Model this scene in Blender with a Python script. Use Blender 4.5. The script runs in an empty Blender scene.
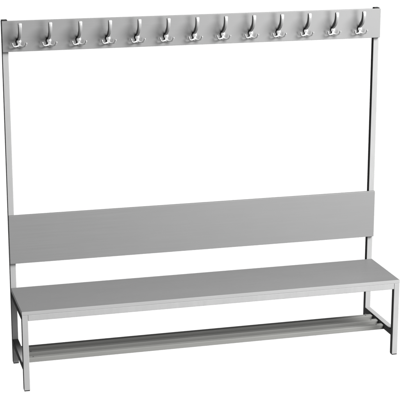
import bpy, bmesh, math
from mathutils import Vector, Matrix

S = bpy.context.scene
COL = S.collection
R = math.radians

# ------------------------------------------------------------------ materials
def new_mat(name):
    m = bpy.data.materials.new(name)
    m.use_nodes = True
    nt = m.node_tree
    return m, nt, nt.nodes['Principled BSDF']

def grained(name, col, var, rough, spec, scale, bump):
    """lacquered surface with a faint lengthwise grain (object X runs along the bench)"""
    m, nt, b = new_mat(name)
    N, L = nt.nodes, nt.links
    tc = N.new('ShaderNodeTexCoord')
    mp = N.new('ShaderNodeMapping'); mp.inputs['Scale'].default_value = scale
    L.new(tc.outputs['Object'], mp.inputs['Vector'])
    n1 = N.new('ShaderNodeTexNoise')
    n1.inputs['Scale'].default_value = 1.0; n1.inputs['Detail'].default_value = 7
    n1.inputs['Roughness'].default_value = .62
    L.new(mp.outputs['Vector'], n1.inputs['Vector'])
    n2 = N.new('ShaderNodeTexNoise')
    n2.inputs['Scale'].default_value = 5.0; n2.inputs['Detail'].default_value = 3
    L.new(tc.outputs['Object'], n2.inputs['Vector'])
    mx = N.new('ShaderNodeMath'); mx.operation = 'MULTIPLY_ADD'
    L.new(n2.outputs['Fac'], mx.inputs[0]); mx.inputs[1].default_value = .35
    L.new(n1.outputs['Fac'], mx.inputs[2])
    cr = N.new('ShaderNodeValToRGB')
    cr.color_ramp.elements[0].position = .40
    cr.color_ramp.elements[1].position = .95
    cr.color_ramp.elements[0].color = [c * (1 - var) for c in col] + [1]
    cr.color_ramp.elements[1].color = [c * (1 + var) for c in col] + [1]
    L.new(mx.outputs[0], cr.inputs['Fac'])
    L.new(cr.outputs['Color'], b.inputs['Base Color'])
    rr = N.new('ShaderNodeMapRange')
    rr.inputs['To Min'].default_value = rough - .05; rr.inputs['To Max'].default_value = rough + .07
    L.new(n1.outputs['Fac'], rr.inputs['Value']); L.new(rr.outputs[0], b.inputs['Roughness'])
    bp = N.new('ShaderNodeBump')
    bp.inputs['Strength'].default_value = bump; bp.inputs['Distance'].default_value = .0004
    L.new(n1.outputs['Fac'], bp.inputs['Height']); L.new(bp.outputs['Normal'], b.inputs['Normal'])
    b.inputs['Specular IOR Level'].default_value = spec
    return m

PANEL = grained('grey_laminate', (.0312, .0312, .0312), .045, .44, .13, (3, 60, 170), .09)
SLAT = grained('slat_laminate', (.037, .037, .0355), .08, .50, .02, (3, 90, 170), .25)
EDGE = grained('light_edging', (.057, .057, .057), .05, .50, .02, (4, 60, 120), .12)
FRAME = grained('silver_paint', (.0590, .0590, .0590), .05, .45, 0, (45, 45, 12), .10)

def plain(name, col, rough, metal=0.0, spec=.5, nscale=140, nvar=.12):
    m, nt, b = new_mat(name)
    N, L = nt.nodes, nt.links
    tc = N.new('ShaderNodeTexCoord')
    n = N.new('ShaderNodeTexNoise'); n.inputs['Scale'].default_value = nscale; n.inputs['Detail'].default_value = 4
    L.new(tc.outputs['Object'], n.inputs['Vector'])
    mr = N.new('ShaderNodeMapRange')
    mr.inputs['To Min'].default_value = rough * (1 - nvar); mr.inputs['To Max'].default_value = rough * (1 + nvar)
    L.new(n.outputs['Fac'], mr.inputs['Value']); L.new(mr.outputs[0], b.inputs['Roughness'])
    b.inputs['Base Color'].default_value = (*col, 1)
    b.inputs['Metallic'].default_value = metal
    b.inputs['Specular IOR Level'].default_value = spec
    return m

CHROME = plain('satin_hook_metal', (.066, .066, .066), .36, .12, .18)
SCREW = plain('screw_steel', (.055, .055, .055), .42, .15)
RIVET = plain('rivet_steel', (.010, .010, .010), .6, 0, .1)
BLACK = plain('black_plastic', (.003, .003, .003), .6, 0, .04)

# floor made translucent so the added sun below whitens it without shadows
FLOOR, nt, b = new_mat('translucent_floor')
nt.nodes.remove(b)
tr = nt.nodes.new('ShaderNodeBsdfTranslucent')
tr.inputs['Color'].default_value = (.92, .92, .92, 1)
nz = nt.nodes.new('ShaderNodeTexNoise'); nz.inputs['Scale'].default_value = 3
mr = nt.nodes.new('ShaderNodeMapRange'); mr.inputs['To Min'].default_value = .90; mr.inputs['To Max'].default_value = .94
nt.links.new(nz.outputs['Fac'], mr.inputs['Value']); nt.links.new(mr.outputs[0], tr.inputs['Color'])
nt.links.new(tr.outputs[0], nt.nodes['Material Output'].inputs['Surface'])

# ------------------------------------------------------------------ mesh helpers
def link(name, bm, mat, parent=None, smooth=False):
    me = bpy.data.meshes.new(name)
    bmesh.ops.recalc_face_normals(bm, faces=bm.faces[:])
    bm.to_mesh(me); bm.free()
    if smooth:
        for p in me.polygons: p.use_smooth = True
    me.materials.append(mat)
    o = bpy.data.objects.new(name, me)
    COL.objects.link(o)
    if parent: o.parent = parent
    return o

def box(bm, x0, x1, y0, y1, z0, z1, bev=.0015, seg=2):
    r = bmesh.ops.create_cube(bm, size=1)
    vs = r['verts']
    bmesh.ops.scale(bm, vec=(x1 - x0, y1 - y0, z1 - z0), verts=vs)
    bmesh.ops.translate(bm, vec=((x0 + x1) / 2, (y0 + y1) / 2, (z0 + z1) / 2), verts=vs)
    if bev:
        es = list({e for v in vs for e in v.link_edges})
        bmesh.ops.bevel(bm, geom=es, offset=bev, segments=seg, profile=.5, affect='EDGES')

def part(name, mat, parent, *dims, **kw):
    bm = bmesh.new(); box(bm, *dims, **kw)
    o = link(name, bm, mat, parent)
    bev = kw.get('bev', .0015)
    return o

def catmull(pts, n):
    P = [Vector(p) for p in pts]
    P = [2 * P[0] - P[1]] + P + [2 * P[-1] - P[-2]]
    out = []
    for i in range(1, len(P) - 2):
        for k in range(n):
            t = k / n
            a, b_, c, d = P[i - 1], P[i], P[i + 1], P[i + 2]
            out.append(.5 * (2 * b_ + (c - a) * t + (2 * a - 5 * b_ + 4 * c - d) * t * t + (3 * b_ - a - 3 * c + d) * t ** 3))
    out.append(P[-2])
    return out

def sweep(bm, pts, rads, up=Vector((1, 0, 0)), n=6, ring=16, sq=1.0):
    """elliptical section swept along a smooth path; rads = (half width along 'up', half thickness) per point"""
    path = catmull(pts, n)
    rr = catmull([(a, b_, 0) for a, b_ in rads], n)
    m = len(path)
    rings = []
    side = up.copy()
    for i, p in enumerate(path):
        t = (path[min(i + 1, m - 1)] - path[max(i - 1, 0)]).normalized()
        side = (side - side.dot(t) * t).normalized()
        nn = t.cross(side)
        a, b_ = max(rr[i].x, 1e-4), max(rr[i].y, 1e-4)
        def se(v): return math.copysign(abs(v) ** sq, v)      # sq < 1 squares the section off
        rings.append([bm.verts.new(p + side * a * se(math.cos(2 * math.pi * k / ring)) + nn * b_ * se(math.sin(2 * math.pi * k / ring)))
                      for k in range(ring)])
    for r0, r1 in zip(rings, rings[1:]):
        for k in range(ring):
            bm.faces.new((r0[k], r0[(k + 1) % ring], r1[(k + 1) % ring], r1[k]))
    bm.faces.new(rings[0]); bm.faces.new(rings[-1])

def lathe(bm, prof, c, ring=24):
    """profile (radius, out) turned about the axis that points out of the wall (-Y)"""
    prev = None
    for r, o in prof:
        cur = [bm.verts.new((c[0] + r * math.cos(2 * math.pi * k / ring), c[1] - o, c[2] + r * math.sin(2 * math.pi * k / ring)))
               for k in range(ring)]
        if prev:
            for k in range(ring):
                bm.faces.new((prev[k], prev[(k + 1) % ring], cur[(k + 1) % ring], cur[k]))
        else:
            bm.faces.new(cur)
        prev = cur
    bm.faces.new(prev)

# ------------------------------------------------------------------ bench dimensions (metres)
W, P, T = 2.0, .030, .015
H = 1.8022
RAIL_B = 1.6490
BACK_T, BACK_B = .8080, .5515
D = .396
SEAT_T, SEAT_B, FR_B = .4183, .4003, .3692
LOW_T, LOW_B = .1370, .1040
G = .0003

bench = bpy.data.objects.new('cloakroom_bench', None)
bench.empty_display_size = .2
COL.objects.link(bench)
bench['label'] = 'long grey changing room bench with tall back frame, coat hook rail and slatted shoe shelf'
bench['category'] = 'bench'

def glide(parent, x0, y0):
    part('foot_glide', BLACK, parent, x0 + .0012, x0 + P - .0012, y0 + .0012, y0 + P - .0012, 0, .0065, bev=.001)

for s in (0, 1):
    x0 = 0 if s == 0 else W - P
    post = part('upright_post', FRAME, bench, x0, x0 + P, 0, P, .0045, H - .001, bev=.002)
    # push-in cap, slightly domed
    bm = bmesh.new(); box(bm, x0 + .0003, x0 + P - .0003, .0003, P - .0003, H - .001, H + .0040, bev=.0022, seg=3)
    link('post_cap', bm, BLACK, post)
    glide(post, x0, 0)
    leg = part('front_leg', FRAME, bench, x0, x0 + P, -D, -D + P, .0045, SEAT_B - G, bev=.002)
    glide(leg, x0, -D)
    part('seat_side_rail', FRAME, bench, x0, x0 + P, -D + P + G, -G, FR_B, SEAT_B - G, bev=.002)
    part('shelf_side_rail', FRAME, bench, x0, x0 + P, -D + P + G, -G, LOW_B, LOW_T, bev=.002)

part('front_crossbar', FRAME, bench, P + G, W - P - G, -D, -D + P, FR_B, SEAT_B - G, bev=.002)
part('rear_crossbar', FRAME, bench, P + G, W - P - G, G, P, FR_B, SEAT_B - G, bev=.002)

# seat board with its lighter front edging
seat = part('seat', PANEL, bench, 0, W, -D + .0022, -G, SEAT_B, SEAT_T, bev=.0012)
part('edge_band', EDGE, seat, 0, W, -D, -D + .002, SEAT_B + .0002, SEAT_T - .0004, bev=.0006)
part('backrest', PANEL, bench, 0, W, -T, -G, BACK_B, BACK_T, bev=.0012)
rail = part('hook_rail', PANEL, bench, 0, W, -T, -G, RAIL_B, H, bev=.0012)

# shoe shelf: three lengthwise slats carried between the lower side rails
SL_T, SL_B = .1285, .1045
for yf in (-.118, -.197, -.275):
    sl = part('shelf_slat', SLAT, bench, P + G, W - P - G, yf, yf + .030, SL_B, SL_T, bev=.002)
    # rivets near each end
    for x in (.070, W - .068):
        bm = bmesh.new()
        lathe(bm, [(.0042, -.001), (.0042, .0005), (.003, .0014), (.001, .0018)], (0, 0, 0), 14)
        bmesh.ops.rotate(bm, cent=(0, 0, 0), matrix=Matrix.Rotation(-math.pi / 2, 3, 'X'), verts=bm.verts[:])
        bmesh.ops.translate(bm, vec=(x, yf + .015, SL_T), verts=bm.verts[:])
        link('rivet', bm, RIVET, sl, smooth=True)

# ------------------------------------------------------------------ coat hooks
def plate_bm():
    bm = bmesh.new()
    out = []
    # keyhole outline: round boss round the screw, neck running down to the double hook
    def ad(x, z): out.append((x, z))
    for k in range(0, 21):
        a = R(-52 + (284) * k / 20)
        ad(.0125 * math.cos(a), .0125 * math.sin(a))
    ad(-.0078, -.016); ad(-.0085, -.022)
    for k in range(0, 9):
        a = R(180 + 180 * k / 8)
        ad(.0085 * math.cos(a), -.024 + .0065 * math.sin(a))
    ad(.0085, -.022); ad(.0078, -.016)
    f = bm.faces.new([bm.verts.new((x, 0, z)) for x, z in out])
    r = bmesh.ops.extrude_face_region(bm, geom=[f])
    vs = [v for v in r['geom'] if isinstance(v, bmesh.types.BMVert)]
    bmesh.ops.translate(bm, vec=(0, -.0085, 0), verts=vs)
    es = [e for e in bm.edges if all(abs(v.co.y + .0085) < 1e-6 for v in e.verts)]
    bmesh.ops.bevel(bm, geom=es, offset=.0028, segments=4, profile=.5, affect='EDGES')
    return bm

hook = link('coat_hook', plate_bm(), CHROME, bench, smooth=True)
bm = bmesh.new()
sweep(bm, [(0, -.003, .0095), (0, -.0125, .0175), (0, -.0245, .0275), (0, -.0405, .0400), (0, -.0530, .0570), (0, -.0595, .0770),
           (0, -.0605, .092), (0, -.0612, .0965), (0, -.0614, .0985)],
      [(.0080, .0055), (.0072, .0085), (.0069, .0108), (.0071, .0120), (.0078, .0118), (.0087, .0106), (.0091, .0086), (.0084, .0056), (.0035, .0020)], ring=32, sq=.4)
link('upper_prong', bm, CHROME, hook, smooth=True)
for s in (-1, 1):
    bm = bmesh.new()
    sweep(bm, [(0, -.006, -.0205), (s * .0115, -.010, -.0235), (s * .0215, -.015, -.0245), (s * .029, -.020, -.0215), (s * .0332, -.0225, -.015),
               (s * .0346, -.0235, -.0085), (s * .0348, -.0236, -.0055), (s * .0348, -.0236, -.0040)],
          [(.0052, .0055), (.0044, .0048), (.0038, .0042), (.0036, .0038), (.0037, .0037), (.0043, .0043), (.0034, .0034), (.001, .001)],
          up=Vector((0, 0, 1)), ring=12)
    link('lower_prong', bm, CHROME, hook, smooth=True)
bm = bmesh.new()
lathe(bm, [(.0058, .008), (.0057, .0088), (.0050, .0096), (.0036, .0100), (.0027, .0100), (.0025, .0020), (.0005, .0018)], (0, 0, -.0030))
link('hook_screw', bm, SCREW, hook, smooth=True)

first = (.0805, -T - G, 1.7005)
pitch = .15015
for i in range(13):
    if i == 0:
        h = hook
    else:
        h = hook.copy(); COL.objects.link(h)
        h.parent = bench
        for ch in list(hook.children):
            c = ch.copy(); COL.objects.link(c); c.parent = h
    h.location = (first[0] + pitch * i, first[1], first[2])

# ------------------------------------------------------------------ white floor sweep
bm = bmesh.new()
prof = [(-1.35, 0, -1.3, 5), (1.5, 0, -1.3, 6), (6, 0, -2.4, 8), (14, 0, -5, 12), (20, 0, -7, 15)]
for k in range(1, 13):
    a = R(90 * k / 12)
    prof.append((20 + 4 * math.sin(a), 4 - 4 * math.cos(a), -7, 15))
prof += [(24, 7, -7, 15)]
ra = [bm.verts.new((xa, y, z)) for y, z, xa, xb in prof]
rb = [bm.verts.new((xb, y, z)) for y, z, xa, xb in prof]
for i in range(len(prof) - 1):
    bm.faces.new((ra[i], rb[i], rb[i + 1], ra[i + 1]))
fl = link('floor', bm, FLOOR, None, smooth=True)
fl['kind'] = 'structure'

# ------------------------------------------------------------------ light
w = bpy.data.worlds.new('World'); S.world = w; w.use_nodes = True
w.node_tree.nodes['Background'].inputs['Color'].default_value = (1, 1, 1, 1)
w.node_tree.nodes['Background'].inputs['Strength'].default_value = .03

def aim(o, to):
    o.rotation_euler = (Vector(to) - o.location).to_track_quat('-Z', 'Y').to_euler()

# added sun below and behind the floor, makes it glow white and shadowless
su = bpy.data.lights.new('floor_glow_sun', 'SUN'); su.energy = 5.1; su.angle = R(5)
so = bpy.data.objects.new('floor_glow_sun', su); COL.objects.link(so)
so.location = (1, 12, -8); aim(so, (1, 4, 0))

# two softboxes on the right: a low one in front, a high one above the right end
def softbox(name, loc, to, size, watts):
    a = bpy.data.lights.new(name, 'AREA'); a.shape = 'DISK'; a.size = size; a.energy = watts
    o = bpy.data.objects.new(name, a); COL.objects.link(o)
    o.location = loc; aim(o, to)
softbox('key_softbox', (6.6, -6.3, 7.6), (1.0, 0, .8), 5.4, 16700)
softbox('front_softbox', (5.0, -7.6, 1.4), (1.0, 0, .8), 4.0, 2150)

# ------------------------------------------------------------------ camera
cam = bpy.data.cameras.new('camera'); co = bpy.data.objects.new('camera', cam); COL.objects.link(co)
co.location = (-.873165, -7.011012, 2.714148)
co.rotation_euler = (R(75.38429), 0, R(-15.07461))
cam.sensor_width = 36; cam.lens = 3.547086 * 36
cam.clip_start = .1; cam.clip_end = 200
S.camera = co
S.view_settings.view_transform = 'Standard'; S.view_settings.look = 'None'
S.view_settings.exposure = 0; S.view_settings.gamma = 1
